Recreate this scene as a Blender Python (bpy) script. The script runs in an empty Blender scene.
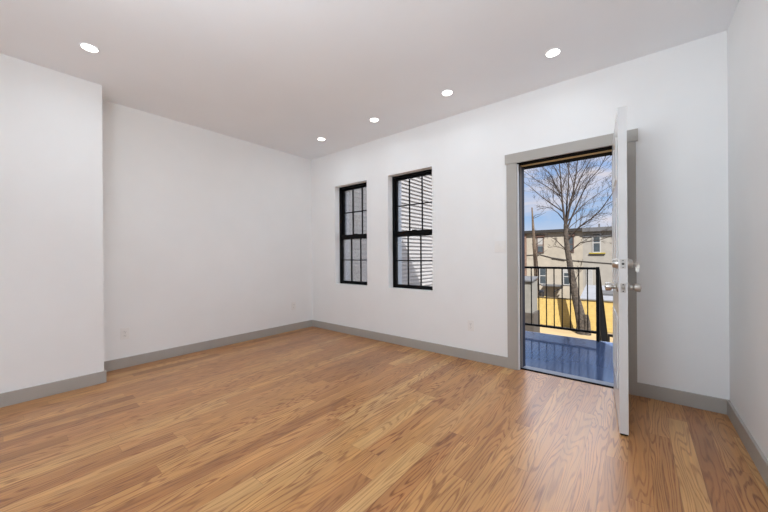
import bpy, bmesh, math, random
from mathutils import Vector, Matrix
random.seed(7)
sc = bpy.context.scene
COL = sc.collection

# ------------------------------------------------------------------ camera
F_PX, YAW, ROLL = 314.44, 0.6796, -0.0068
CAM = Vector((4.1201, -3.2383, 1.1311))
cd = bpy.data.cameras.new('camera')
cd.sensor_width = 36.0
cd.lens = F_PX / 768 * 36
cd.clip_start, cd.clip_end = 0.02, 500
cam = bpy.data.objects.new('camera', cd)
COL.objects.link(cam)
cam.matrix_world = (Matrix.Translation(CAM) @ Matrix.Rotation(YAW, 4, 'Z')
                    @ Matrix.Rotation(math.pi / 2, 4, 'X') @ Matrix.Rotation(ROLL, 4, 'Z'))
sc.camera = cam

# ------------------------------------------------------------------ colour management
sc.view_settings.view_transform = 'Standard'
sc.view_settings.look = 'None'
sc.view_settings.gamma = 1.0
sc.view_settings.exposure = 0.0
sc.view_settings.use_curve_mapping = False
sc.cycles.max_bounces = 14
sc.cycles.diffuse_bounces = 8
sc.cycles.glossy_bounces = 5
sc.cycles.transparent_max_bounces = 12
sc.cycles.sample_clamp_indirect = 6.0
sc.cycles.use_denoising = True

# ------------------------------------------------------------------ world: blue sky with clouds, plus added bright patches out of view
world = bpy.data.worlds.new('sky')
sc.world = world
world.use_nodes = True
wt = world.node_tree
wt.nodes.clear()


class NT:
    """tiny node-tree helper"""
    def __init__(self, tree):
        self.t = tree

    def n(self, kind, **kw):
        nd = self.t.nodes.new(kind)
        ins = kw.pop('ins', {})
        for k, v in kw.items():
            setattr(nd, k, v)
        for k, v in ins.items():
            self.put(nd.inputs[k], v)
        return nd

    def put(self, sock, v):
        if isinstance(v, bpy.types.NodeSocket):
            self.t.links.new(v, sock)
        elif isinstance(v, bpy.types.Node):
            self.t.links.new(v.outputs[0], sock)
        else:
            if isinstance(v, (tuple, list)) and len(v) == 3 and sock.type == 'RGBA':
                v = (*v, 1)
            sock.default_value = v

    def math(self, op, a, b=None, c=None, clamp=False):
        nd = self.t.nodes.new('ShaderNodeMath')
        nd.operation = op
        nd.use_clamp = clamp
        for i, v in enumerate((a, b, c)):
            if v is not None:
                self.put(nd.inputs[i], v)
        return nd.outputs[0]

    def mix(self, fac, a, b, mode='MIX'):
        nd = self.t.nodes.new('ShaderNodeMix')
        nd.data_type = 'RGBA'
        nd.blend_type = mode
        self.put(nd.inputs['Factor'], fac)
        self.put(nd.inputs['A'], a)
        self.put(nd.inputs['B'], b)
        return nd.outputs['Result']

    def ramp(self, fac, stops, interp='LINEAR'):
        nd = self.t.nodes.new('ShaderNodeValToRGB')
        cr = nd.color_ramp
        cr.interpolation = interp
        while len(cr.elements) < len(stops):
            cr.elements.new(0.5)
        for e, (p, c) in zip(cr.elements, stops):
            e.position = p
            e.color = (*c, 1) if len(c) == 3 else c
        self.put(nd.inputs[0], fac)
        return nd.outputs[0]

    def map(self, v, a, b, c=0.0, d=1.0):
        nd = self.t.nodes.new('ShaderNodeMapRange')
        self.put(nd.inputs[0], v)
        for i, x in enumerate((a, b, c, d)):
            self.put(nd.inputs[i + 1], x)
        return nd.outputs[0]

    def xyz(self, x, y, z):
        nd = self.t.nodes.new('ShaderNodeCombineXYZ')
        for i, v in enumerate((x, y, z)):
            self.put(nd.inputs[i], v)
        return nd.outputs[0]

    def sep(self, v):
        nd = self.t.nodes.new('ShaderNodeSeparateXYZ')
        self.put(nd.inputs[0], v)
        return nd.outputs


W = NT(wt)
tc = W.n('ShaderNodeTexCoord')
dx, dy, dz = W.sep(tc.outputs['Generated'])
blue = W.ramp(dz, [(0.0, (0.62, 0.76, 0.93)), (0.10, (0.36, 0.61, 0.98)), (0.24, (0.22, 0.48, 0.95)), (1.0, (0.2, 0.42, 0.85))])
cl = W.n('ShaderNodeTexNoise', ins={'Vector': W.xyz(W.math('MULTIPLY', dx, 3.0), W.math('MULTIPLY', dy, 3.0), W.math('MULTIPLY', dz, 13.0)),
                                    'Scale': 1.15, 'Detail': 6.0, 'Roughness': 0.55})
clm = W.map(cl.outputs[0], 0.47, 0.66)
# cloud band overhead of the tree top, and haze along the roofs
band = W.math('MULTIPLY', W.map(dz, 0.16, 0.25), W.map(cl.outputs[0], 0.36, 0.6, 0.12, 0.75))
low = W.map(dz, 0.12, 0.06, 0.0, 0.4)
clf = W.math('ADD', W.math('MULTIPLY', clm, 0.75), W.math('ADD', band, low), clamp=True)
skycol = W.mix(clf, blue, (0.90, 0.84, 0.88))
# unseen bright sky patch added above the view for sheen on the floor
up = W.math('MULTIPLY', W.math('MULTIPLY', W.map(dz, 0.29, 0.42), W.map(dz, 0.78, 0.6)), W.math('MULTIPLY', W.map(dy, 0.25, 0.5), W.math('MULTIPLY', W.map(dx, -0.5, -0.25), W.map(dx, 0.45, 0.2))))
# and a sky boost added out of view at right, lighting the window reveals
side_boost = W.math('MULTIPLY', W.math('MULTIPLY', W.map(dx, 0.35, 0.7), W.map(dz, -0.02, 0.06)), W.map(dy, -0.25, 0.15))
stren = W.math('ADD', W.math('ADD', 0.85, W.math('MULTIPLY', up, 3.8)), W.math('MULTIPLY', side_boost, 3.0))
skycol = W.mix(W.math('MULTIPLY', W.math('MAXIMUM', up, side_boost), 0.6), skycol, (0.95, 0.97, 1.0))
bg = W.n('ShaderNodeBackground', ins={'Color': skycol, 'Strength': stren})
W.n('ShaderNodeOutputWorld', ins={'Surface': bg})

# ------------------------------------------------------------------ sun (comes over the roof from behind the camera)
sd = bpy.data.lights.new('sun', 'SUN')
sd.energy = 14.5
sd.angle = 0.009
sd.color = (1.0, 0.96, 0.90)
so = bpy.data.objects.new('sun', sd)
COL.objects.link(so)
so.location = (8, -12, 16)
so.rotation_euler = Vector((-0.60, 0.837, -1.199)).to_track_quat('-Z', 'Y').to_euler()

# added fill lights set in two invented windows in the end wall, behind the camera
REAR = -6.9
ADDED_WINDOWS = [(0.60, 2.35, 0.35, 2.45), (2.65, 4.40, 0.35, 2.45)]
REAR_FILL_W = (3.0, 16.0)   # left, right
DOWNLIGHT_W = 1.3
DOWNLIGHT_REAR_W = 3.0   # the rows behind the camera
for i, (x0, x1, z0, z1) in enumerate(ADDED_WINDOWS):
    ld = bpy.data.lights.new('window_daylight', 'AREA')
    ld.shape = 'RECTANGLE'
    ld.size, ld.size_y = x1 - x0, z1 - z0
    ld.energy = REAR_FILL_W[i]
    ld.color = (0.84, 1.0, 1.15)
    lo = bpy.data.objects.new('window_daylight', ld)
    COL.objects.link(lo)
    lo.location = ((x0 + x1) / 2, REAR - 0.02, (z0 + z1) / 2)
    lo.rotation_euler = (math.radians(125), 0, 0)   # shines towards +Y

# added soft fill light, just behind the camera, aimed up into the room
FILL_W = 48.0
ld = bpy.data.lights.new('soft_flash', 'AREA')
ld.shape = 'DISK'
ld.size = 0.9
ld.spread = math.radians(180)
ld.energy = FILL_W
ld.color = (0.89, 1.0, 1.09)
lo = bpy.data.objects.new('soft_flash', ld)
COL.objects.link(lo)
lo.location = (3.2, -3.95, 1.75)
lo.rotation_euler = Vector((0.12, 0.8, 1.0)).to_track_quat('-Z', 'Y').to_euler()

# ------------------------------------------------------------------ materials
MATS = {}


def srgb(r, g, b):
    f = lambda c: (c / 255 / 12.92) if c / 255 <= 0.04045 else ((c / 255 + 0.055) / 1.055) ** 2.4
    return (f(r), f(g), f(b))


def principled(name):
    m = bpy.data.materials.new(name)
    m.use_nodes = True
    t = NT(m.node_tree)
    b = m.node_tree.nodes['Principled BSDF']
    return m, t, b


def mat(name, col, rough=0.5, metal=0.0, noise=None, bump=None, spec=0.5, coat=0.0):
    """plain principled; noise=(scale, amount) mottles the colour, bump=(scale, strength, distance)"""
    m, t, b = principled(name)
    b.inputs['Roughness'].default_value = rough
    b.inputs['Metallic'].default_value = metal
    b.inputs['Specular IOR Level'].default_value = spec
    b.inputs['Coat Weight'].default_value = coat
    co = t.n('ShaderNodeTexCoord').outputs['Object']
    if noise:
        nz = t.n('ShaderNodeTexNoise', ins={'Vector': co, 'Scale': noise[0], 'Detail': 5.0})
        k = t.map(nz.outputs[0], 0.3, 0.7, 1 - noise[1], 1 + noise[1])
        t.put(b.inputs['Base Color'], t.mix(1.0, col, t.xyz(k, k, k), 'MULTIPLY'))
    else:
        t.put(b.inputs['Base Color'], col)
    if bump:
        nb = t.n('ShaderNodeTexNoise', ins={'Vector': co, 'Scale': bump[0], 'Detail': 4.0})
        bp = t.n('ShaderNodeBump', ins={'Height': nb.outputs[0], 'Strength': bump[1], 'Distance': bump[2]})
        t.put(b.inputs['Normal'], bp)
    MATS[name] = m
    return m


mat('wall_paint', (0.87, 0.87, 0.865), 0.55, noise=(3, 0.012), bump=(180, 0.08, 0.002), spec=0.3)
mat('ceiling_paint', (0.89, 0.91, 0.94), 0.8, noise=(2, 0.012), spec=0.2)
mat('trim_paint', srgb(170, 165, 158), 0.4, noise=(8, 0.02))
mat('door_paint', srgb(212, 212, 212), 0.22, noise=(5, 0.01))
mat('nickel', srgb(190, 186, 180), 0.28, metal=0.9, noise=(30, 0.05))
mat('dark_slot', srgb(60, 58, 55), 0.6)
mat('plate_plastic', srgb(238, 236, 233), 0.35)
mat('gasket', (0.003, 0.003, 0.004), 0.9, spec=0.05)
mat('frame_brown_grey', srgb(104, 97, 92), 0.6, spec=0.2)
mat('frame_blue_grey', srgb(120, 128, 142), 0.4, noise=(12, 0.05))
mat('frame_navy', srgb(22, 26, 46), 0.6, spec=0.15)
mat('bare_pine', srgb(196, 164, 112), 0.6, noise=(40, 0.12))
mat('window_black', (0.004, 0.004, 0.0045), 0.6, spec=0.12)
mat('exterior_trim', srgb(162, 168, 176), 0.6)
mat('siding_white', srgb(149, 147, 147), 0.6, noise=(6, 0.03), bump=(60, 0.1, 0.003), spec=0.2)
mat('rail_black', (0.004, 0.004, 0.0045), 0.55, noise=(20, 0.2), spec=0.12)
mat('fence_yellow', srgb(154, 132, 76), 0.75, noise=(5, 0.12), bump=(30, 0.2, 0.01))
mat('fence_cap', srgb(68, 59, 40), 0.8, noise=(9, 0.2))
mat('bark', srgb(54, 47, 41), 0.9, noise=(7, 0.6), bump=(14, 1.0, 0.08))
mat('twig_bark', srgb(49, 41, 37), 0.9, noise=(6, 0.3))
mat('pale_bark', srgb(80, 67, 55), 0.9, noise=(8, 0.3))
mat('stucco_cream', srgb(128, 122, 112), 0.9, noise=(2.2, 0.10), bump=(30, 0.3, 0.01))
mat('stucco_grey', srgb(118, 115, 110), 0.9, noise=(2.0, 0.10), bump=(30, 0.3, 0.01))
mat('brick_red', srgb(100, 80, 70), 0.9, noise=(7, 0.25))
mat('cornice_dark', srgb(21, 18, 18), 0.8, noise=(4, 0.25))
mat('cornice_grey', srgb(68, 69, 72), 0.7, noise=(4, 0.1))
mat('roof_pale', srgb(104, 107, 114), 0.8, noise=(3, 0.1))
mat('house_window_frame', srgb(134, 134, 134), 0.6)
mat('lintel_brown', srgb(63, 44, 37), 0.8, noise=(6, 0.15))
mat('blind_white', srgb(127, 127, 127), 0.7)
mat('house_glass', srgb(52, 59, 64), 0.15, noise=(2.0, 0.3))
mat('sill_yellow', srgb(127, 112, 34), 0.6)
mat('shed_wall', srgb(100, 99, 95), 0.8, noise=(5, 0.1))
mat('plinth_brown', srgb(52, 47, 43), 0.9, noise=(6, 0.2))
mat('table_navy', srgb(22, 26, 37), 0.6)
mat('cable_black', srgb(40, 36, 34), 0.7)
mat('yard_ground', srgb(131, 114, 84), 0.95, noise=(0.7, 0.16), bump=(9, 0.4, 0.03))
mat('roof_tar', srgb(60, 60, 62), 0.9, noise=(3, 0.1))
mat('steel_black', srgb(16, 16, 18), 0.6, spec=0.15)
mat('key_white', srgb(240, 238, 230), 0.4)


def emission(name, col, s):
    m = bpy.data.materials.new(name)
    m.use_nodes = True
    t = NT(m.node_tree)
    m.node_tree.nodes.clear()
    e = t.n('ShaderNodeEmission', ins={'Color': col, 'Strength': s})
    t.n('ShaderNodeOutputMaterial', ins={'Surface': e})
    MATS[name] = m


emission('lamp_diffuser', (1.0, 0.97, 0.92), 9.0)


def glass_mat():
    m = bpy.data.materials.new('pane_glass')
    m.use_nodes = True
    t = NT(m.node_tree)
    m.node_tree.nodes.clear()
    fr = t.n('ShaderNodeFresnel', ins={'IOR': 1.45})
    tr = t.n('ShaderNodeBsdfTransparent', ins={'Color': (0.95, 0.96, 0.97)})
    gl = t.n('ShaderNodeBsdfGlossy', ins={'Color': (1, 1, 1), 'Roughness': 0.01})
    mx = t.n('ShaderNodeMixShader', ins={0: t.math('MULTIPLY', fr.outputs[0], 0.7), 1: tr, 2: gl})
    t.n('ShaderNodeOutputMaterial', ins={'Surface': mx})
    MATS['pane_glass'] = m


glass_mat()


def deck_mat():
    """blue-grey painted diamond plate, glossy"""
    m, t, b = principled('deck_paint')
    co = t.n('ShaderNodeTexCoord').outputs['Object']
    x, y, z = t.sep(co)
    a = t.math('MULTIPLY', t.math('ADD', x, y), 72.0)
    c = t.math('MULTIPLY', t.math('SUBTRACT', x, y), 72.0)
    s1 = t.math('SINE', a)
    s2 = t.math('SINE', c)
    lug = t.map(t.math('MULTIPLY', s1, s2), 0.35, 0.8)
    nz = t.n('ShaderNodeTexNoise', ins={'Vector': co, 'Scale': 3.0, 'Detail': 4.0})
    base = t.mix(nz.outputs[0], srgb(58, 74, 104), srgb(70, 86, 116))
    base = t.mix(t.math('MULTIPLY', lug, 0.30), base, srgb(88, 102, 130))
    t.put(b.inputs['Base Color'], base)
    b.inputs['Roughness'].default_value = 0.09
    b.inputs['Specular IOR Level'].default_value = 0.5
    bp = t.n('ShaderNodeBump', ins={'Height': lug, 'Strength': 0.05, 'Distance': 0.001})
    t.put(b.inputs['Normal'], bp)
    MATS['deck_paint'] = m


deck_mat()


def floor_mat():
    """oak strip floor: boards along Y, 10 cm wide, random lengths, cathedral grain"""
    m, t, b = principled('oak_floor')
    co = t.n('ShaderNodeTexCoord').outputs['Object']
    x, y, z = t.sep(co)
    wd = 0.1
    xr = t.math('DIVIDE', t.math('ADD', x, 0.03), wd)
    row = t.math('FLOOR', xr)
    fx = t.math('FRACT', xr)
    r1 = t.n('ShaderNodeTexWhiteNoise', noise_dimensions='1D', ins={'W': t.math('ADD', row, 0.37)}).outputs['Value']
    r2 = t.n('ShaderNodeTexWhiteNoise', noise_dimensions='1D', ins={'W': t.math('ADD', row, 57.7)}).outputs['Value']
    ln = t.math('ADD', 0.75, t.math('MULTIPLY', r1, 0.9))
    yr = t.math('DIVIDE', t.math('ADD', y, t.math('MULTIPLY', r2, 9.0)), ln)
    colu = t.math('FLOOR', yr)
    fy = t.math('FRACT', yr)
    wn = t.n('ShaderNodeTexWhiteNoise', noise_dimensions='2D', ins={'Vector': t.xyz(row, colu, 0.0)})
    pid = wn.outputs['Value']
    c1, c2, c3 = t.sep(wn.outputs['Color'])
    # grain field: contours of a stretched noise, different for each board
    gx = t.math('ADD', t.math('MULTIPLY', x, 7.0), t.math('MULTIPLY', pid, 71.0))
    gy = t.math('ADD', t.math('MULTIPLY', y, 0.62), t.math('MULTIPLY', c2, 43.0))
    field = t.n('ShaderNodeTexNoise', ins={'Vector': t.xyz(gx, gy, t.math('MULTIPLY', c3, 19.0)), 'Scale': 1.0, 'Detail': 2.6, 'Roughness': 0.45, 'Distortion': 0.12})
    lines = t.math('SINE', t.math('MULTIPLY', field.outputs[0], 165.0))
    lines = t.map(lines, 0.15, 0.95)
    # broken up into pores
    pore = t.n('ShaderNodeTexNoise', ins={'Vector': t.xyz(t.math('MULTIPLY', x, 330.0), t.math('MULTIPLY', y, 14.0), pid), 'Scale': 1.0, 'Detail': 2.0})
    porem = t.map(pore.outputs[0], 0.32, 0.62)
    fine = t.n('ShaderNodeTexNoise', ins={'Vector': t.xyz(t.math('MULTIPLY', x, 120.0), t.math('MULTIPLY', y, 3.0), t.math('MULTIPLY', pid, 9.0)), 'Scale': 1.0, 'Detail': 3.0})
    cloud = t.n('ShaderNodeTexNoise', ins={'Vector': t.xyz(t.math('MULTIPLY', x, 12.0), t.math('MULTIPLY', y, 2.0), t.math('MULTIPLY', pid, 31.0)), 'Scale': 1.0, 'Detail': 2.0})
    tone = t.ramp(c1, [(0.0, srgb(160, 108, 60)), (0.2, srgb(178, 125, 72)), (0.6, srgb(189, 136, 80)), (0.88, srgb(199, 148, 90)), (1.0, srgb(209, 165, 107))])
    warm = t.mix(t.math('MULTIPLY', c3, 0.25), tone, srgb(182, 122, 78))
    k = t.map(cloud.outputs[0], 0.3, 0.7, 0.88, 1.1)
    base = t.mix(1.0, warm, t.xyz(k, k, k), 'MULTIPLY')
    gl = t.math('MULTIPLY', t.math('MULTIPLY', lines, t.math('ADD', 0.35, t.math('MULTIPLY', porem, 0.65))), t.math('ADD', 0.5, t.math('MULTIPLY', c2, 0.5)))
    base = t.mix(gl, base, t.mix(1.0, base, srgb(168, 130, 106), 'MULTIPLY'))
    fk = t.map(fine.outputs[0], 0.3, 0.7, 0.86, 1.10)
    base = t.mix(1.0, base, t.xyz(fk, fk, fk), 'MULTIPLY')
    ex = t.math('MINIMUM', fx, t.math('SUBTRACT', 1.0, fx))
    ey = t.math('MULTIPLY', t.math('MINIMUM', fy, t.math('SUBTRACT', 1.0, fy)), t.math('DIVIDE', ln, wd))
    edge = t.map(t.math('MINIMUM', ex, ey), 0.004, 0.016, 1.0, 0.0)
    base = t.mix(t.math('MULTIPLY', edge, 0.45), base, srgb(96, 58, 34))
    t.put(b.inputs['Base Color'], base)
    t.put(b.inputs['Roughness'], t.map(fine.outputs[0], 0.3, 0.7, 0.28, 0.36))
    b.inputs['Specular IOR Level'].default_value = 0.4
    b.inputs['Coat Weight'].default_value = 0.3
    b.inputs['Coat Roughness'].default_value = 0.26
    h = t.math('SUBTRACT', t.math('MULTIPLY', gl, -0.15), edge)
    bp = t.n('ShaderNodeBump', ins={'Height': h, 'Strength': 0.12, 'Distance': 0.001})
    t.put(b.inputs['Normal'], bp)
    MATS['oak_floor'] = m


floor_mat()

# ------------------------------------------------------------------ mesh helpers


class MB:
    def __init__(self):
        self.bm = bmesh.new()

    def box(self, x0, x1, y0, y1, z0, z1, bevel=0.0, M=None):
        r = bmesh.ops.create_cube(self.bm, size=1.0)
        vs = r['verts']
        for v in vs:
            v.co = Vector(((x0 + x1) / 2 + v.co.x * (x1 - x0), (y0 + y1) / 2 + v.co.y * (y1 - y0), (z0 + z1) / 2 + v.co.z * (z1 - z0)))
        if bevel:
            es = list({e for v in vs for e in v.link_edges})
            rb = bmesh.ops.bevel(self.bm, geom=es, offset=bevel, segments=2, affect='EDGES', profile=0.6)
            vs = list({v for f in rb['faces'] for v in f.verts} | {v for v in vs if v.is_valid})
        if M is not None:
            for v in vs:
                v.co = M @ v.co
        return self

    def lathe(self, prof, o, axis, seg=24):
        """prof: (distance along axis, radius) list"""
        o = Vector(o)
        ax = Vector(axis).normalized()
        u = ax.orthogonal().normalized()
        w = ax.cross(u)
        rings = []
        for d, r in prof:
            rings.append([self.bm.verts.new(o + ax * d + (u * math.cos(2 * math.pi * i / seg) + w * math.sin(2 * math.pi * i / seg)) * max(r, 1e-4)) for i in range(seg)])
        for a, b in zip(rings, rings[1:]):
            for i in range(seg):
                self.bm.faces.new((a[i], a[(i + 1) % seg], b[(i + 1) % seg], b[i]))
        self.bm.faces.new(list(reversed(rings[0])))
        self.bm.faces.new(rings[-1])
        return self

    def tube(self, pts, rad, seg=8, M=None):
        pts = [Vector(p) for p in pts]
        n = len(pts)
        if not isinstance(rad, (list, tuple)):
            rad = [rad] * n
        rings = []
        up = None
        for i, p in enumerate(pts):
            d = (pts[min(i + 1, n - 1)] - pts[max(i - 1, 0)]).normalized()
            if up is None:
                up = d.orthogonal().normalized()
            else:
                up = (up - d * up.dot(d))
                up = up.normalized() if up.length > 1e-6 else d.orthogonal().normalized()
            w = d.cross(up)
            rings.append([self.bm.verts.new(p + (up * math.cos(2 * math.pi * k / seg) + w * math.sin(2 * math.pi * k / seg)) * rad[i]) for k in range(seg)])
        for a, b in zip(rings, rings[1:]):
            for k in range(seg):
                self.bm.faces.new((a[k], a[(k + 1) % seg], b[(k + 1) % seg], b[k]))
        self.bm.faces.new(list(reversed(rings[0])))
        self.bm.faces.new(rings[-1])
        return self

    def prism(self, poly, d, M=None):
        """poly: 3-D points of a planar outline, pushed by vector d"""
        d = Vector(d)
        a = [self.bm.verts.new(Vector(p)) for p in poly]
        b = [self.bm.verts.new(Vector(p) + d) for p in poly]
        n = len(a)
        self.bm.faces.new(a)
        self.bm.faces.new(list(reversed(b)))
        for i in range(n):
            self.bm.faces.new((a[i], b[i], b[(i + 1) % n], a[(i + 1) % n]))
        return self

    def wall(self, axis, d0, d1, u0, u1, z0, z1, holes=()):
        """slab from d0 to d1 along axis (0: x, 1: y) with rectangular through-holes (u0,u1,z0,z1)"""
        us = sorted({u0, u1, *[h[0] for h in holes], *[h[1] for h in holes]})
        zs = sorted({z0, z1, *[h[2] for h in holes], *[h[3] for h in holes]})
        nu, nz = len(us) - 1, len(zs) - 1
        solid = [[not any(h[0] < (us[i] + us[i + 1]) / 2 < h[1] and h[2] < (zs[j] + zs[j + 1]) / 2 < h[3] for h in holes) for j in range(nz)] for i in range(nu)]
        P = (lambda u, d, z: (d, u, z)) if axis == 0 else (lambda u, d, z: (u, d, z))
        V = {}

        def v(u, d, z):
            k = (round(u, 5), round(d, 5), round(z, 5))
            if k not in V:
                V[k] = self.bm.verts.new(P(u, d, z))
            return V[k]
        ok = lambda i, j: 0 <= i < nu and 0 <= j < nz and solid[i][j]
        for i in range(nu):
            for j in range(nz):
                if not solid[i][j]:
                    continue
                a, b, c, e = us[i], us[i + 1], zs[j], zs[j + 1]
                for d in (d0, d1):
                    self.bm.faces.new((v(a, d, c), v(b, d, c), v(b, d, e), v(a, d, e)))
                if not ok(i - 1, j):
                    self.bm.faces.new((v(a, d0, c), v(a, d1, c), v(a, d1, e), v(a, d0, e)))
                if not ok(i + 1, j):
                    self.bm.faces.new((v(b, d0, c), v(b, d1, c), v(b, d1, e), v(b, d0, e)))
                if not ok(i, j - 1):
                    self.bm.faces.new((v(a, d0, c), v(b, d0, c), v(b, d1, c), v(a, d1, c)))
                if not ok(i, j + 1):
                    self.bm.faces.new((v(a, d0, e), v(b, d0, e), v(b, d1, e), v(a, d1, e)))
        return self

    def obj(self, name, material, parent=None, smooth=False, origin=None):
        bmesh.ops.recalc_face_normals(self.bm, faces=self.bm.faces[:])
        me = bpy.data.meshes.new(name)
        if origin is not None:
            bmesh.ops.translate(self.bm, verts=self.bm.verts[:], vec=-Vector(origin))
        self.bm.to_mesh(me)
        self.bm.free()
        me.materials.append(MATS[material])
        if smooth:
            for p in me.polygons:
                p.use_smooth = True
            me.set_sharp_from_angle(angle=math.radians(40))
        o = bpy.data.objects.new(name, me)
        COL.objects.link(o)
        if origin is not None:
            o.location = origin
        if parent is not None:
            o.parent = parent
        return o


def tag(o, label=None, cat=None, group=None, kind=None):
    for k, v in (('label', label), ('category', cat), ('group', group), ('kind', kind)):
        if v:
            o[k] = v
    return o


def empty(name, loc=(0, 0, 0), rz=0.0, **kw):
    o = bpy.data.objects.new(name, None)
    o.empty_display_size = 0.1
    o.location = loc
    o.rotation_euler = (0, 0, rz)
    COL.objects.link(o)
    return tag(o, **kw)


def part(mb, name, material, root, smooth=False, label=None):
    """part given in world coordinates, under a root whose rotation is zero"""
    o = mb.obj(name, material, root, smooth)
    w = Vector((0, 0, 0))
    p = root
    while p is not None:
        w += Vector(p.location)
        p = p.parent
    o.data.transform(Matrix.Translation(-w))
    return tag(o, label)


def copy_tree(o, parent=None):
    c = o.copy()
    COL.objects.link(c)
    if parent is not None:
        c.parent = parent
    for ch in [k for k in bpy.data.objects if k.parent == o]:
        copy_tree(ch, c)
    return c


# pixel of the photograph -> point at depth plane y = Y
_f = Vector((-math.sin(YAW), math.cos(YAW), 0))
_r = Vector((math.cos(YAW), math.sin(YAW), 0))


def at(u, v, Y):
    c, s = math.cos(ROLL), math.sin(ROLL)
    a0, b0 = u - 384, v - 256
    a, b = c * a0 + s * b0, -s * a0 + c * b0
    d = _f + _r * (a / F_PX) + Vector((0, 0, -b / F_PX))
    return CAM + d * ((Y - CAM.y) / d.y)


# ------------------------------------------------------------------ room shell
WX, H = 4.615, 2.70          # right wall, ceiling
JX, JY = 0.339, -2.619       # the near part of the left wall steps forward
WT = 0.27                    # outer wall thickness
DOOR = (3.160, 4.050, -0.12, 2.075)
WIN = [(0.553, 1.203, 0.716, 2.185), (1.577, 2.237, 0.712, 2.183)]
ROOF_Z = 5.30

fl = tag(MB().box(-0.2, WX + 0.2, REAR - 0.2, 0.035, -0.12, 0.0).obj('floor', 'oak_floor'),
         'honey oak strip floor running towards the window wall', 'floor', kind='structure')
tag(MB().box(-0.2, WX + 0.2, REAR - 0.2, 0.0, H, H + 0.15).obj('ceiling', 'ceiling_paint'),
    'plain white ceiling with recessed downlights', 'ceiling', kind='structure')
tag(MB().wall(1, 0.0, WT, -0.3, WX + 0.3, -0.25, ROOF_Z - 0.2, [DOOR] + WIN).obj('wall_back', 'wall_paint'),
    'white wall with two black windows and the open doorway', 'wall', kind='structure')
tag(MB().box(-0.25, 0.0, JY, 0.0, 0, H).obj('wall_left', 'wall_paint'),
    'set-back white part of the left wall with two outlets', 'wall', kind='structure')
tag(MB().box(-0.25, JX, REAR, JY, 0, H).obj('wall_left_near', 'wall_paint'),
    'white part of the left wall stepping forward into the room', 'wall', kind='structure')
tag(MB().box(WX, WX + 0.25, REAR, 0.0, 0, H).obj('wall_right', 'wall_paint'),
    'blank white right wall next to the open door', 'wall', kind='structure')
tag(MB().wall(1, REAR - 0.2, REAR, -0.25, WX + 0.25, 0, H, ADDED_WINDOWS).obj('wall_front', 'wall_paint'),
    'white wall with two large windows at the other end of the room', 'wall', kind='structure')
tag(MB().box(-0.3, WX + 0.3, REAR - 0.3, WT, ROOF_Z - 0.2, ROOF_Z).obj('roof', 'roof_tar'),
    'flat roof over the house above the room', 'roof', kind='structure')

tag(MB().box(-0.6, WX + 1.6, REAR - 2.3, REAR - 0.2, H + 0.02, H + 0.14).obj('canopy', 'roof_tar'),  # unseen slab added to block sun from the end-wall windows
    'flat canopy shading the windows at the other end of the room', 'canopy', kind='structure')

# baseboards
BH, BT = 0.105, 0.015


def base(name, label, boxes):
    m = MB()
    for b in boxes:
        m.box(*b, bevel=0.003)
    tag(m.obj(name, 'trim_paint'), label, 'baseboard', kind='structure')


base('baseboard_left', 'grey baseboard along the set-back left wall', [(0, BT, JY, -0.0, 0, BH)])
base('baseboard_left_near', 'grey baseboard along the forward part of the left wall', [(JX, JX + BT, REAR, JY + BT, 0, BH), (0, JX, JY, JY + BT, 0, BH)])
base('baseboard_back', 'grey baseboard under the two black windows', [(BT, 3.10, -BT, 0, 0, BH)])
base('baseboard_back_right', 'short grey baseboard between the door and the right corner', [(4.108, WX, -BT, 0, 0, BH)])
base('baseboard_right', 'grey baseboard along the right wall', [(WX - BT, WX, REAR, -BT, 0, BH)])

# door casing
cs = empty('trim_1', (3.655, 0, 0), label='flat grey casing around the open doorway', cat='casing', kind='structure')
part(MB().box(3.100, 3.197, -0.02, 0.0, 0, 2.036, bevel=0.002), 'casing_leg', 'trim_paint', cs)
part(MB().box(4.002, 4.110, -0.02, 0.0, 0, 2.036, bevel=0.002), 'casing_leg', 'trim_paint', cs)
part(MB().box(3.086, 4.124, -0.026, 0.0, 2.036, 2.132, bevel=0.002), 'casing_head', 'trim_paint', cs)

# door frame inside the opening
df = empty('doorframe', (3.605, 0.1, 0), label='black and blue-grey metal frame lining the doorway', cat='door frame', kind='structure')
x0, x1, zt = 3.208, 4.002, 2.027      # clear opening
r0, r1, rt = DOOR[0], DOOR[1], DOOR[3]  # rough opening


def lining(name, material, ya, yb, head=True, label=None, sides=True):
    m = MB()
    if sides:
        m.box(r0, x0, ya, yb, -0.03, zt).box(x1, r1, ya, yb, -0.03, zt)
    if head:
        m.box(r0, r1, ya, yb, zt, rt)
    return part(m, name, material, df, label=label)


lining('white_lining', 'door_paint', 0.0, 0.026, head=False)
lining('weatherstrip', 'gasket', 0.026, 0.056, head=False)
lining('side_jamb', 'frame_brown_grey', 0.056, 0.112, head=False)
lining('outer_frame', 'frame_navy', 0.112, 0.205, head=False)
lining('head_seal', 'gasket', 0.0, 0.076, sides=False)
lining('head_jamb', 'bare_pine', 0.076, 0.135, sides=False, label='bare pale wood strip')
lining('outer_head', 'gasket', 0.135, 0.262, sides=False)
part(MB().box(x0, x1, 0.036, 0.072, -0.05, 0.004, bevel=0.002), 'threshold_seal', 'gasket', df)
part(MB().prism([(x0, 0.072, 0.002), (x0, 0.205, -0.012), (x0, 0.262, -0.03), (x0, 0.262, -0.1), (x0, 0.072, -0.1)], (x1 - x0, 0, 0)), 'threshold', 'frame_blue_grey', df)

# ------------------------------------------------------------------ windows


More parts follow.
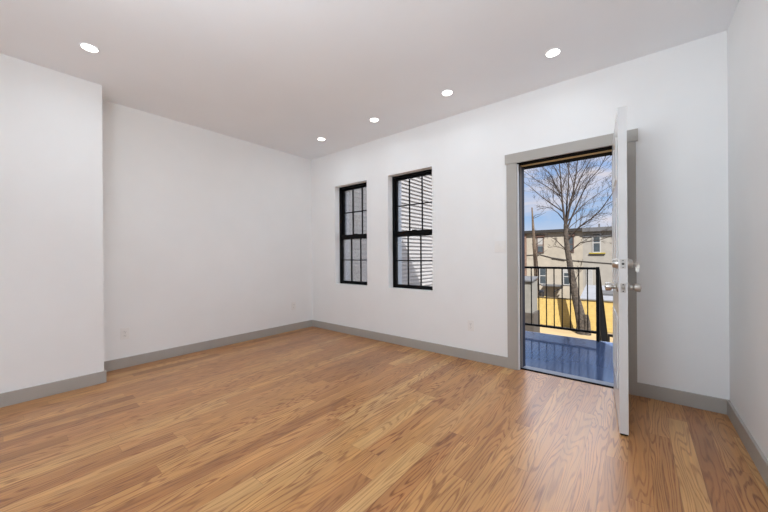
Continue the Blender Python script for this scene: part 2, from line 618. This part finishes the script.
def window(n, hole, label):
    x0, x1, z0, z1 = hole
    w = empty('window_%d' % n, ((x0 + x1) / 2, 0.1, z0), label=label, cat='window', kind='structure')
    y0, y1 = 0.095, 0.185
    fw = 0.021
    m = MB().box(x0, x0 + fw, y0, y1, z0, z1).box(x1 - fw, x1, y0, y1, z0, z1).box(x0 + fw, x1 - fw, y0, y1, z1 - 0.024, z1).box(x0 + fw, x1 - fw, y0, y1, z0, z0 + 0.022)
    part(m, 'window_frame', 'window_black', w)
    # white outer lining of the opening
    m = MB().box(x0, x0 + 0.012, y1, WT + 0.012, z0, z1).box(x1 - 0.012, x1, y1, WT + 0.012, z0, z1).box(x0, x1, y1, WT + 0.012, z1 - 0.012, z1).box(x0, x1, y1, WT + 0.03, z0, z0 + 0.012)
    part(m, 'outer_lining', 'exterior_trim', w)
    mid = 1.420
    for nm, ya, za, zb in (('lower_sash', 0.102, z0 + 0.022, mid + 0.034), ('upper_sash', 0.140, mid - 0.036, z1 - 0.024)):
        xa, xb = x0 + fw, x1 - fw
        yb = ya + 0.034
        s = 0.020
        bot = 0.022 if nm == 'lower_sash' else 0.066
        top = 0.066 if nm == 'lower_sash' else 0.022
        m = MB().box(xa, xa + s, ya, yb, za, zb, bevel=0.002).box(xb - s, xb, ya, yb, za, zb, bevel=0.002)
        m.box(xa + s, xb - s, ya, yb, za, za + bot, bevel=0.002).box(xa + s, xb - s, ya, yb, zb - top, zb, bevel=0.002)
        so_ = part(m, nm, 'window_black', w)
        gx0, gx1, gz0, gz1 = xa + s, xb - s, za + bot, zb - top
        yc = (ya + yb) / 2
        part(MB().box(gx0, gx1, yc - 0.002, yc + 0.002, gz0, gz1), 'pane', 'pane_glass', so_)
        g = MB()
        for k in (1, 2):
            xm = gx0 + (gx1 - gx0) * k / 3
            g.box(xm - 0.0065, xm + 0.0065, yc - 0.008, yc + 0.008, gz0, gz1)
        zm = (gz0 + gz1) / 2
        g.box(gx0, gx1, yc - 0.0075, yc + 0.0075, zm - 0.0065, zm + 0.0065)
        part(g, 'grille', 'window_black', so_)
    part(MB().box((x0 + x1) / 2 - 0.03, (x0 + x1) / 2 + 0.03, 0.104, 0.132, mid + 0.034, mid + 0.044, bevel=0.003), 'sash_lock', 'window_black', w)
    part(MB().box(x0 + fw + 0.1, x0 + fw + 0.2, 0.094, 0.106, z0 + 0.03, z0 + 0.042, bevel=0.002), 'lift_handle', 'window_black', w)


window(1, WIN[0], 'narrow black sash window nearer the left corner, shaded siding behind')
window(2, WIN[1], 'black sash window nearer the door, sunlit siding behind')
for i, (xa, xb, za, zb) in enumerate(ADDED_WINDOWS):  # unseen windows, added so the end wall lets in light
    w = empty('window_%d' % (i + 3), ((xa + xb) / 2, REAR - 0.1, za), label='large black framed window on the ' + ('left' if i == 0 else 'right') + ' of the end wall behind', cat='window', kind='structure')
    m = MB()
    for a in (xa, (xa + xb) / 2 - 0.025, xb - 0.05):
        m.box(a, a + 0.05, REAR - 0.16, REAR - 0.09, za, zb)
    for a in (za, (za + zb) / 2 - 0.025, zb - 0.05):
        m.box(xa, xb, REAR - 0.155, REAR - 0.095, a, a + 0.05)
    part(m, 'window_frame', 'window_black', w)
    part(MB().box(xa, xb, REAR - 0.128, REAR - 0.122, za, zb), 'pane', 'pane_glass', w)

# ------------------------------------------------------------------ open door
OPEN = math.radians(95.0)
LW, LT, LZ0, LZ1 = 0.779, 0.046, 0.012, 2.052
# local frame of the leaf: hinge at origin, +u towards the latch edge, +n towards the outer face
hinge = Vector((4.002, -0.004, 0))
u_ax = Vector((math.cos(math.pi + OPEN), math.sin(math.pi + OPEN), 0))
n_ax = Vector((math.cos(math.pi / 2 + OPEN), math.sin(math.pi / 2 + OPEN), 0))
door = empty('door_1', hinge, label='white panelled door standing open into the room with silver lock and knob', cat='door', kind='structure')
# build in local (x = towards the latch, y = towards the outer face), then rotate each part
RM = Matrix(((u_ax.x, n_ax.x, 0, 0), (u_ax.y, n_ax.y, 0, 0), (0, 0, 1, 0), (0, 0, 0, 1)))


def dpart(mb, name, material, parent=None, smooth=False, label=None):
    bmesh.ops.transform(mb.bm, matrix=RM, verts=mb.bm.verts[:])
    return tag(mb.obj(name, material, parent or door, smooth), label)


m = MB().box(0.002, LW, 0.0, LT, LZ0, LZ1, bevel=0.002)
pw = 0.245
for face, sgn in ((LT, 1), (0.0, -1)):
    for pxa in (0.115, LW - 0.115 - pw):
        for za, zb in ((0.25, 0.72), (0.90, 1.50), (1.62, 1.90)):
            # raised moulding ring and raised field
            r = 0.022
            for bx in ((pxa, pxa + r, za, zb), (pxa + pw - r, pxa + pw, za, zb), (pxa + r, pxa + pw - r, za, za + r), (pxa + r, pxa + pw - r, zb - r, zb)):
                ya, yb = sorted((face - sgn * 0.002, face + sgn * 0.007))
                m.box(bx[0], bx[1], ya, yb, bx[2], bx[3], bevel=0.003)
            ya, yb = sorted((face - sgn * 0.002, face + sgn * 0.005))
            m.box(pxa + 0.05, pxa + pw - 0.05, ya, yb, za + 0.05, zb - 0.05, bevel=0.004)
dpart(m, 'leaf', 'door_paint')
LX = LW - 0.06      # backset of the lock
ZB, ZK = 1.072, 0.922
for zc, hh in ((ZB, 0.029), (ZK, 0.029)):
    fp = dpart(MB().box(LW - 0.001, LW + 0.0025, LT / 2 - 0.0135, LT / 2 + 0.0135, zc - hh, zc + hh, bevel=0.001), 'faceplate', 'nickel')
    dpart(MB().lathe([(0, 0.004), (0.002, 0.003)], (LW + 0.002, LT / 2, zc + hh - 0.008), (1, 0, 0), 10), 'screw', 'dark_slot', fp)
    dpart(MB().lathe([(0, 0.004), (0.002, 0.003)], (LW + 0.002, LT / 2, zc - hh + 0.008), (1, 0, 0), 10), 'screw', 'dark_slot', fp)
dpart(MB().lathe([(0, 0.0075), (0.003, 0.0075)], (LW + 0.0025, LT / 2, ZB), (1, 0, 0), 14), 'deadbolt_tip', 'dark_slot', smooth=True)
dpart(MB().prism([(LW + 0.002, LT / 2 - 0.007, ZK - 0.008), (LW + 0.013, LT / 2 - 0.007, ZK - 0.008), (LW + 0.004, LT / 2 + 0.007, ZK - 0.008), (LW + 0.002, LT / 2 + 0.007, ZK - 0.008)], (0, 0, 0.016)), 'latch_bolt', 'nickel')
for face, sg in ((LT, 1), (0, -1)):
    # deadbolt cylinder
    db = dpart(MB().lathe([(0, 0.033), (0.006, 0.033), (0.024, 0.027), (0.028, 0.024), (0.030, 0.014), (0.0305, 0.0)], (LX, face, ZB), (0, sg, 0), 32), 'deadbolt_cylinder', 'nickel', smooth=True)
    dpart(MB().box(LX - 0.0012, LX + 0.0012, min(face + sg * 0.0295, face + sg * 0.0312), max(face + sg * 0.0295, face + sg * 0.0312), ZB - 0.005, ZB + 0.005), 'keyway', 'dark_slot', db)
    kn = dpart(MB().lathe([(0, 0.033), (0.004, 0.033), (0.010, 0.026), (0.014, 0.013), (0.028, 0.0125), (0.032, 0.018), (0.036, 0.0255), (0.062, 0.0275), (0.066, 0.0255), (0.068, 0.019), (0.0685, 0.0)], (LX, face, ZK), (0, sg, 0), 32), 'knob', 'nickel', smooth=True)
    dpart(MB().lathe([(0.0, 0.007), (0.002, 0.006)], (LX, face + sg * 0.068, ZK), (0, sg, 0), 14), 'knob_button', 'dark_slot', kn)
for zc in (0.25, 1.03, 1.82):
    dpart(MB().tube([(-0.003, -0.006, zc - 0.05), (-0.003, -0.006, zc + 0.05)], 0.006, 10), 'hinge', 'nickel', smooth=True)
dpart(MB().box(0.004, LW - 0.002, 0.004, LT - 0.004, 0.004, LZ0 + 0.002), 'door_sweep', 'gasket')

# little white key tag hanging from the inner cylinder of the deadbolt
kroot = empty('door_key', hinge, label='small white tagged key hanging from the deadbolt on the open door', cat='key')
k = MB().box(LX - 0.001, LX + 0.001, -0.042, -0.031, ZB - 0.004, ZB + 0.004)
k.lathe([(-0.001, 0.009), (0.001, 0.009)], (LX, -0.049, ZB), (1, 0, 0), 20)
dpart(k, 'key_blade', 'nickel', kroot)
pts = [(LX + 0.002 * math.sin(a), -0.053 + 0.009 * math.sin(a), ZB - 0.012 + 0.010 * math.cos(a)) for a in [i * 2 * math.pi / 20 for i in range(21)]]
dpart(MB().tube(pts, 0.0012, 6), 'split_ring', 'nickel', kroot, smooth=True)
dpart(MB().box(LX - 0.002, LX + 0.002, -0.058, -0.043, ZB - 0.050, ZB - 0.020, bevel=0.0015), 'tag', 'key_white', kroot)
dpart(MB().box(LX + 0.003, LX + 0.005, -0.062, -0.052, ZB - 0.030, ZB - 0.006, bevel=0.0008), 'spare_key', 'key_white', kroot)

# ------------------------------------------------------------------ outlets and switch


def outlet(label, loc, rz):
    o = empty('wall_outlet', loc, rz, label=label, cat='outlet', group='white duplex wall outlets')
    MB().box(-0.036, 0.036, -0.006, 0.0, -0.058, 0.058, bevel=0.0025).obj('cover_plate', 'plate_plastic', o)
    for s in (-1, 1):
        r = MB().box(-0.017, 0.017, -0.0085, -0.004, s * 0.0205 - 0.0145, s * 0.0205 + 0.0145, bevel=0.002).obj('receptacle', 'plate_plastic', o)
        for dxx, hh in ((-0.0065, 0.0045), (0.0065, 0.0038)):
            MB().box(dxx - 0.001, dxx + 0.001, -0.0089, -0.006, s * 0.0205 + 0.003 - hh, s * 0.0205 + 0.003 + hh).obj('slot', 'dark_slot', r)
        MB().lathe([(0, 0.0024), (0.0025, 0.0024)], (0, -0.0064, s * 0.0205 - 0.008), (0, -1, 0), 10).obj('ground_hole', 'dark_slot', r)
    MB().lathe([(0, 0.003), (0.001, 0.0028)], (0, -0.006, 0), (0, -1, 0), 12).obj('screw', 'nickel', o)
    return o


outlet('white outlet on the left wall beside the step in the wall', (0.0, -2.398, 0.350), math.radians(90))
outlet('small white outlet low on the left wall near the far corner', (0.0, -0.359, 0.372), math.radians(90))
outlet('white outlet on the window wall between right window and doorway', (2.708, 0.0, 0.372), 0)
sw = empty('light_switch', (3.028, 0.0, 1.22), label='white double light switch plate beside the door casing', cat='light switch')
MB().box(-0.057, 0.057, -0.006, 0, -0.058, 0.058, bevel=0.0025).obj('cover_plate', 'plate_plastic', sw)
for s in (-1, 1):
    MB().box(s * 0.023 - 0.0165, s * 0.023 + 0.0165, -0.0095, -0.004, -0.033, 0.033, bevel=0.002).obj('rocker', 'plate_plastic', sw)

# ------------------------------------------------------------------ recessed downlights


def downlight(x, y, label):
    d = empty('ceiling_downlight', (x, y, H), label=label, cat='ceiling light', group='recessed round ceiling lights')
    prof = [(0.0, 0.056), (0.004, 0.055), (0.006, 0.050), (0.004, 0.046), (0.001, 0.045)]
    MB().lathe(prof, (0, 0, 0), (0, 0, -1), 40).obj('trim_ring', 'ceiling_paint', d, smooth=True)
    MB().lathe([(0.0, 0.0445), (0.0062, 0.0445), (0.0068, 0.042)], (0, 0, 0), (0, 0, -1), 40).obj('diffuser', 'lamp_diffuser', d)
    ld = bpy.data.lights.new('downlight_glow', 'AREA')
    ld.shape = 'DISK'
    ld.size = 0.09
    ld.energy = DOWNLIGHT_W if y > -2.0 or x < 1.2 else DOWNLIGHT_REAR_W
    ld.color = (0.88, 1.0, 1.11)
    ld.spread = math.radians(170)
    lo = bpy.data.objects.new('downlight_glow', ld)
    COL.objects.link(lo)
    lo.parent = d
    lo.location = (0, 0, -0.010)


downlight(0.838, -0.489, 'recessed light farthest left in the row above the window wall')
downlight(1.769, -0.489, 'recessed light second from the left corner, row along the window wall')
downlight(2.699, -0.495, 'recessed light third from the left corner, row along the window wall')
downlight(3.615, -0.512, 'recessed light above the doorway, last of the row by the window wall')
downlight(0.948, -2.788, 'large looking recessed light above the step in the left wall')
for x, w_ in ((1.769, 'left'), (2.699, 'middle'), (3.615, 'right')):
    downlight(x, -2.80, 'recessed light in the row above the camera, ' + w_ + ' one')
for x, w_ in ((0.948, 'first'), (1.769, 'second'), (2.699, 'third'), (3.615, 'fourth')):
    downlight(x, -5.1, 'recessed light in the rear row, ' + w_ + ' from the left wall')

# ------------------------------------------------------------------ balcony, railing, stair
DZ = -0.05
dk = empty('balcony_deck', (3.2, 1.1, DZ), label='glossy blue-grey steel deck outside the open doorway', cat='balcony')
part(MB().box(1.9, 4.75, WT + 0.013, 1.945, DZ - 0.012, DZ), 'deck_plate', 'deck_paint', dk)
part(MB().box(1.9, 4.75, 1.945, 1.965, DZ - 0.16, DZ - 0.002), 'edge_beam', 'frame_blue_grey', dk)
for x in (1.95, 3.69, 4.70):
    part(MB().box(x - 0.04, x + 0.04, 1.84, 1.92, -3.2, DZ - 0.012), 'post', 'steel_black', dk)

rl = empty('balcony_railing', (2.8, 1.91, DZ), label='black metal balcony railing with thin upright bars across the doorway view', cat='railing')
RY = 1.91
part(MB().box(1.92, 3.70, RY - 0.017, RY + 0.017, 0.925, 0.957, bevel=0.003), 'top_rail', 'rail_black', rl)
part(MB().box(1.92, 3.70, RY - 0.013, RY + 0.013, 0.052, 0.082, bevel=0.002), 'bottom_rail', 'rail_black', rl)
part(MB().box(3.672, 3.712, RY - 0.02, RY + 0.02, DZ, 0.962, bevel=0.003), 'post', 'rail_black', rl)
part(MB().box(1.925, 1.965, RY - 0.02, RY + 0.02, DZ, 0.962, bevel=0.003), 'post', 'rail_black', rl)
x = 2.85 - 0.1035 * 8
while x < 3.65:
    part(MB().box(x - 0.0065, x + 0.0065, RY - 0.0065, RY + 0.0065, 0.075, 0.93), 'baluster', 'rail_black', rl)
    x += 0.1035

st = empty('stair_railing', (3.70, 2.0, DZ), label='black sloping stair railing going down behind the balcony post', cat='railing')
sl = -0.86
P = lambda y, z: (3.692, y, z + sl * (y - 1.96))
part(MB().tube([P(1.96, 0.93), P(5.4, 0.93)], 0.02, 8), 'top_rail', 'rail_black', st)
part(MB().tube([P(1.96, 0.12), P(5.4, 0.12)], 0.016, 8), 'bottom_rail', 'rail_black', st)
for i in range(1, 26):
    y = 1.98 + i * 0.13
    part(MB().tube([P(y, 0.12), P(y, 0.93)], 0.008, 6), 'baluster', 'rail_black', st)
part(MB().box(3.670, 3.714, 5.38, 5.42, -3.2, 0.93 + sl * 3.44), 'post', 'rail_black', st)

stp = empty('metal_stair', (4.15, 1.97, -3.2), label='dark steel stair running down from the balcony deck', cat='stairs')
for xx in (3.742, 4.60):
    part(MB().prism([(xx, 1.97, -0.07), (xx, 5.55, -0.07 + sl * 3.58), (xx, 5.55, -0.30 + sl * 3.58 + 0.18), (xx, 1.97, -0.30)], (0.02, 0, 0)), 'stringer', 'steel_black', stp)
for i in range(16):
    y = 2.03 + i * 0.215
    z = DZ - 0.19 * (i + 1)
    part(MB().box(3.762, 4.60, y, y + 0.24, z - 0.02, z), 'tread', 'steel_black', stp)

nw = empty('stair_newel', (3.72, 5.0, -3.2), label='low black handrail end just above the deck edge beside the open door', cat='railing')
nt = at(608, 334.5, 5.0)
part(MB().box(nt.x - 0.03, nt.x + 0.03, 4.97, 5.03, -3.2, nt.z), 'post', 'rail_black', nw)
part(MB().box(nt.x - 0.03, nt.x + 0.8, 4.975, 5.025, nt.z - 0.04, nt.z + 0.01), 'top_rail', 'rail_black', nw)

# ------------------------------------------------------------------ clapboard wing seen through the windows
SX = -0.30
EXPO = 0.0935
wg = empty('house_wing', (SX - 1.0, 3.3, -3.2), label='white clapboard house wing filling the view through both windows', cat='house')
m = MB()
z = -3.2
while z < 5.9:
    # each board has a thick face and a recessed cove above it
    m.prism([(SX, WT + 0.02, z), (SX + 0.038, WT + 0.02, z), (SX + 0.036, WT + 0.02, z + 0.050), (SX + 0.003, WT + 0.02, z + 0.056), (SX + 0.003, WT + 0.02, z + EXPO), (SX, WT + 0.02, z + EXPO)], (0, 6.9, 0))
    z += EXPO
part(m, 'clapboards', 'siding_white', wg)
part(MB().box(SX - 2.4, SX, WT + 0.02, WT + 6.92, -3.2, 5.9), 'body', 'siding_white', wg)
part(MB().box(SX - 2.5, SX + 0.15, WT + 0.02, WT + 7.05, 5.9, 6.05), 'roof', 'roof_tar', wg)
part(MB().box(SX - 0.02, SX + 0.035, WT + 6.86, WT + 6.97, -3.2, 5.9), 'corner_board', 'exterior_trim', wg)

# ------------------------------------------------------------------ yard
GZ = -3.2
tag(MB().box(-40, 45, WT, 60, GZ - 0.3, GZ).obj('ground', 'yard_ground'), 'pale sunlit bare yard below the balcony', 'ground', kind='structure')

fn = empty('wood_fence', (1.0, 18.0, GZ), label='sunny yellow board fence across the yard behind the railing', cat='fence')
fm = MB()
z = GZ + 0.04
while z < -1.52:
    fm.box(-6.0, 9.0, 17.98, 18.005, z, z + 0.133, bevel=0.004)
    z += 0.139
part(fm, 'board_panel', 'fence_yellow', fn)
for i in range(9):
    xx = -5.9 + i * 1.85
    part(MB().box(xx - 0.05, xx + 0.05, 18.005, 18.10, GZ, -1.42), 'post', 'fence_yellow', fn)
part(MB().box(-6.0, 9.0, 17.95, 18.06, -1.50, -1.44, bevel=0.005), 'top_cap', 'fence_cap', fn)

# pale little shed on a dark base at the left edge of the doorway view
sh = empty('garden_shed', (-0.6, 13.6, GZ), label='pale grey shed on a dark base left of the yellow fence', cat='shed')
part(MB().box(-1.6, 0.215, 13.0, 14.2, GZ, -1.68, bevel=0.02), 'base', 'plinth_brown', sh)
part(MB().box(-1.6, 0.13, 13.05, 14.1, -1.68, -0.16, bevel=0.01), 'wall', 'shed_wall', sh)
part(MB().prism([(-1.65, 12.95, -0.16), (0.18, 12.95, -0.16), (0.18, 14.2, -0.02), (-1.65, 14.2, -0.02)], (0, 0, 0.06)), 'roof', 'cornice_grey', sh)

# dark blue table behind the fence
tb = empty('garden_table', (-1.69, 22.2, GZ), label='dark blue covered table showing over the fence left of the tree', cat='table')
part(MB().box(-2.08, -1.31, 21.9, 22.5, -1.62, -1.47, bevel=0.02), 'tabletop', 'table_navy', tb)
part(MB().box(-2.05, -1.55, 21.93, 22.47, -2.3, -1.62), 'cover', 'table_navy', tb)
for xx, yy in ((-2.03, 21.95), (-2.03, 22.45), (-1.36, 21.95), (-1.36, 22.45)):
    part(MB().box(xx - 0.03, xx + 0.03, yy - 0.03, yy + 0.03, GZ, -1.62), 'leg', 'table_navy', tb)

# low outbuilding with a pale roof behind the fence
lb = empty('outbuilding', (3.0, 21.5, GZ), label='low outbuilding with pale sloping roof showing over the fence right of the tree', cat='shed')
part(MB().box(1.25, 6.0, 20.9, 23.8, GZ, -1.72), 'wall', 'stucco_grey', lb)
part(MB().prism([(1.15, 20.7, -1.70), (1.15, 24.0, -1.08), (1.15, 24.0, -1.16), (1.15, 20.7, -1.78)], (5.0, 0, 0)), 'roof', 'roof_pale', lb)
part(MB().prism([(2.0, 21.6, -1.54), (2.0, 22.6, -1.35), (2.0, 22.6, -1.28), (2.0, 21.6, -1.40)], (0.9, 0, 0)), 'roof_hatch', 'cornice_grey', lb)

# ------------------------------------------------------------------ row houses across the yards
HY = 27.0


def house_window(root, x0, x1, z0, z1, frame='house_window_frame', lintel=None, blind=0.0, sill=None, two=True):
    f = MB()
    t_ = 0.07
    f.box(x0, x0 + t_, HY - 0.06, HY + 0.02, z0, z1).box(x1 - t_, x1, HY - 0.06, HY + 0.02, z0, z1).box(x0 + t_, x1 - t_, HY - 0.06, HY + 0.02, z1 - t_, z1).box(x0 + t_, x1 - t_, HY - 0.06, HY + 0.02, z0, z0 + t_)
    zm = (z0 + z1) / 2
    if two:
        f.box(x0 + t_, x1 - t_, HY - 0.05, HY + 0.02, zm - 0.035, zm + 0.035)
    w = part(f, 'window', frame, root)
    part(MB().box(x0 + t_, x1 - t_, HY - 0.03, HY - 0.01, z0 + t_, z1 - t_), 'pane', 'house_glass', w)
    if blind:
        part(MB().box(x0 + t_, x1 - t_, HY - 0.04, HY - 0.03, z1 - t_ - (z1 - z0) * blind, z1 - t_), 'blind', 'blind_white', w)
    if lintel:
        part(MB().box(x0 - 0.08, x1 + 0.08, HY - 0.10, HY + 0.02, z1, z1 + 0.2), 'lintel', lintel, w)
    if sill:
        part(MB().box(x0 - 0.22, x1 + 0.3, HY - 0.14, HY + 0.02, z0 - 0.08, z0), 'sill', sill, w, label='yellow window sill')


h1 = empty('row_house', (-2.0, HY + 3, GZ), label='cream row house with dark roof edge, left of the bare tree', cat='house')
part(MB().box(-9.0, 0.60, HY, HY + 9, GZ, 3.16), 'wall', 'stucco_cream', h1)
part(MB().box(-9.1, 0.60, HY - 0.28, HY + 9, 3.06, 3.30), 'cornice', 'cornice_dark', h1)
part(MB().box(-3.93, -3.72, HY - 0.10, HY + 0.02, GZ, 3.06), 'brick_strip', 'brick_red', h1, label='reddish brick strip')
house_window(h1, -2.86, -2.30, 1.30, 2.70, 'lintel_brown', 'lintel_brown', blind=0.52)
house_window(h1, -2.68, -2.10, -1.45, 0.06, blind=0.0)
house_window(h1, -0.82, -0.30, -1.42, 0.02, blind=0.25)
house_window(h1, -0.52, -0.02, 1.32, 2.68, 'lintel_brown', 'lintel_brown')
house_window(h1, -5.2, -4.6, 1.30, 2.70, 'lintel_brown', 'lintel_brown', blind=0.4)
part(MB().box(-2.3, -0.9, HY - 1.1, HY, -1.50, -1.40), 'ledge', 'cornice_grey', h1)
part(MB().prism([(-1.4, HY - 0.9, -2.05), (-0.75, HY - 0.9, -1.62), (-0.75, HY - 0.9, -1.5), (-1.4, HY - 0.9, -1.93)], (0, 0.4, 0)), 'brace', 'cornice_dark', h1)

h2 = empty('row_house', (3.0, HY + 3, GZ), label='grey row house with pale cornice and yellow sill, right of the bare tree', cat='house')
part(MB().box(0.60, 7.5, HY + 0.0, HY + 9, GZ, 3.0), 'wall', 'stucco_grey', h2)
part(MB().box(0.60, 7.6, HY - 0.3, HY + 9, 2.98, 3.30), 'cornice', 'cornice_grey', h2)
part(MB().box(0.60, 7.5, HY - 0.06, HY + 0.02, 2.55, 2.64), 'ledge', 'cornice_grey', h2)
house_window(h2, 1.27, 1.83, 1.28, 2.86, sill='sill_yellow', blind=0.0)
house_window(h2, 3.2, 3.8, 1.28, 2.86, sill='sill_yellow', blind=0.3)
house_window(h2, 0.84, 1.26, -1.6, -0.1, blind=0.9)
house_window(h2, 3.0, 3.6, -1.3, -0.1)

# chimney-like vents on the roofs
ch = MB().box(1.5, 1.62, HY + 2, HY + 2.12, 3.30, 3.75).obj('roof_vent', 'cornice_grey')
tag(ch, 'thin vent pipe on the grey house roof right of the tree', 'vent pipe')

# overhead cable
cb = MB()
cp = [(480, 252), (525, 255.3), (540, 254.5), (553, 258), (567, 260), (585, 261.5), (612, 263.5), (650, 266)]
cb.tube([at(u, v, HY - 0.03) for u, v in cp], 0.028, 6)
cb.tube([at(552, 257.8, HY - 0.05), at(565, 259.8, HY - 0.05)], 0.05, 6)
tag(cb.obj('overhead_cable', 'cable_black'), 'dark overhead cable crossing in front of the row houses', 'cable')

# ------------------------------------------------------------------ trees
TY = 17.0


def wander(p0, p1, n, amp, rng):
    pts = []
    for i in range(n + 1):
        t = i / n
        p = p0.lerp(p1, t)
        a = amp * math.sin(math.pi * t) if i not in (0, n) else 0
        pts.append(p + Vector((rng.uniform(-a, a), rng.uniform(-a, a), rng.uniform(-a, a))))
    return pts


def spawn(mb, pts, r0, level, rng, count):
    """side twigs along a polyline"""
    segs = len(pts) - 1
    tot = sum((b - a).length for a, b in zip(pts, pts[1:]))
    for c in range(count):
        t = rng.uniform(0.18, 0.97)
        i = min(int(t * segs), segs - 1)
        p = pts[i].lerp(pts[i + 1], t * segs - i)
        d = (pts[i + 1] - pts[i]).normalized()
        side = Vector((rng.gauss(0, 1), rng.gauss(0, 0.8), rng.gauss(0, 1)))
        side = (side - d * side.dot(d))
        if side.length < 1e-3:
            continue
        side.normalize()
        nd = (d * rng.uniform(0.75, 1.1) + side * rng.uniform(0.45, 0.9) + Vector((0, 0, 0.22))).normalized()
        ln = tot * (rng.uniform(0.28, 0.55) if level == 1 else rng.uniform(0.25, 0.5)) * (1.15 - 0.6 * t)
        r = max(r0 * (1 - 0.75 * t) * 0.5, 0.0055)
        q = p + nd * ln + Vector((0, 0, ln * rng.uniform(0.0, 0.15)))
        tw = wander(p, q, 4 if level == 1 else 3, ln * 0.07, rng)
        n = len(tw)
        mb.tube(tw, [r * (1 - 0.7 * k / (n - 1)) for k in range(n)], 4 if level == 1 else 3)
        if level < 3:
            spawn(mb, tw, r, level + 1, rng, 6 if level == 1 else 3)


tr = empty('bare_tree', at(583, 331, TY - 0.3).xy.to_3d() + Vector((0, 0, GZ)), label='bare leafless tree with forked trunk in front of the yellow fence', cat='tree')
tk = [(583.2, 334), (582, 325), (579.5, 312), (576, 298), (572.5, 280), (570, 265), (567.5, 250), (566, 236), (565.6, 224)]
tp = [at(u, v, TY) for u, v in tk]
tp[0].z = GZ - 0.05
trad = [0.36, 0.27, 0.235, 0.205, 0.175, 0.155, 0.14, 0.125, 0.10]
part(MB().tube(tp, trad, 14), 'trunk', 'bark', tr, smooth=True)
s0 = at(587.3, 332, TY - 0.15)
s0.z = GZ - 0.05
part(MB().tube([s0, at(587, 322, TY - 0.15), at(585.8, 314.5, TY - 0.1)], [0.19, 0.15, 0.12], 10), 'cut_stub', 'bark', tr, smooth=True)
MAIN = [  # pixel path, depth drift at the end, start radius
    ([(565.6, 226), (564, 215), (562.5, 203), (561.5, 190), (560.5, 176), (559, 160), (558, 146)], -0.5, 0.085),
    ([(565.8, 226), (566.5, 212), (567.5, 196), (568.5, 182), (569, 165), (570, 148)], 1.0, 0.07),
    ([(566, 225), (568.5, 212), (571.5, 200), (573.5, 190), (575.8, 176), (577.5, 162), (579, 146)], -0.9, 0.08),
    ([(572.2, 197), (576, 189), (580, 179), (585, 169), (590.5, 160), (597, 148)], 0.6, 0.055),
    ([(567, 230), (570, 221), (577, 205), (583, 192), (589.5, 179.5), (598.5, 170), (606, 156), (611, 147)], -0.6, 0.06),
    ([(567.2, 241), (573, 233), (580.6, 226), (591, 219), (601, 209.6), (610, 197), (617, 186)], -1.4, 0.07),
    ([(568, 254), (573, 249), (580, 243), (588, 241.5), (600, 240), (611, 236), (620, 231)], -0.8, 0.05),
    ([(566.4, 222), (572, 217), (580, 208), (588, 201), (598, 194), (610, 186)], 1.4, 0.045),
    ([(563.5, 212), (553, 204.8), (546, 200), (539.5, 195), (530, 186.5), (520, 180)], -1.0, 0.05),
    ([(561.6, 194), (557.6, 189.5), (552, 178), (548.5, 172), (543, 168), (535, 160)], 0.8, 0.05),
    ([(561.8, 197), (552, 190), (543, 184), (534, 178.5), (524, 171)], -0.4, 0.042),
    ([(564.5, 221), (558, 213), (551, 208), (543, 206.5), (536, 206)], 1.0, 0.04),
    ([(567, 250), (562, 246), (556, 240), (550, 236.5), (545, 236)], -0.9, 0.045),
    ([(567.5, 251), (562, 248), (555, 246.5), (548, 247.5)], 0.4, 0.03),
    ([(560.8, 180), (556, 170), (551, 162), (546, 152)], 0.5, 0.04),
    ([(574, 186), (570, 174), (566, 162), (563, 150)], 0.3, 0.035),
    ([(573.5, 285), (577, 277), (580, 270), (582, 262)], -0.5, 0.03),
    ([(574, 176), (582, 168), (587, 158), (590, 146)], -0.4, 0.03),
    ([(566, 232), (571, 226), (582, 217), (596, 214.5), (610, 213)], 0.8, 0.035),
]
rng = random.Random(21)
for path, drift, r in MAIN:
    n = len(path)
    pts = [at(u, v, TY + drift * (i / (n - 1)) ** 1.2) for i, (u, v) in enumerate(path)]
    b = MB()
    b.tube(pts, [max(r * 0.8 * (1 - 0.8 * i / (n - 1)), 0.010) for i in range(n)], 7)
    L = sum((q - p).length for p, q in zip(pts, pts[1:]))
    spawn(b, pts, r * 0.6, 1, rng, max(6, int(L * 3.6)))
    part(b, 'branch', 'twig_bark', tr, smooth=True)

# broken, branchless trunk further back
sn = empty('tree_snag', Vector((-1.45, 21.0, GZ)), label='branchless broken pale trunk left of the bare tree', cat='dead tree')
sp = [at(535.5, 322, 21), at(536.5, 300, 21), at(537, 284, 21), at(535.5, 260, 21), at(534.3, 245, 21), at(533, 225, 21), at(532, 207.5, 21)]
sp[0].z = GZ - 0.05
part(MB().tube(sp, [0.2, 0.16, 0.15, 0.14, 0.12, 0.08, 0.04], 12), 'trunk', 'pale_bark', sn, smooth=True)
for k in range(9):
    p = sp[3].lerp(sp[6], rng.uniform(0.0, 1.0))
    q = p + Vector((rng.uniform(-0.5, 0.9), rng.uniform(-0.3, 0.3), rng.uniform(0.1, 0.6)))
    part(MB().tube(wander(p, q, 3, 0.06, rng), [0.022, 0.017, 0.012, 0.007], 5), 'dead_twig', 'twig_bark', sn, smooth=True)
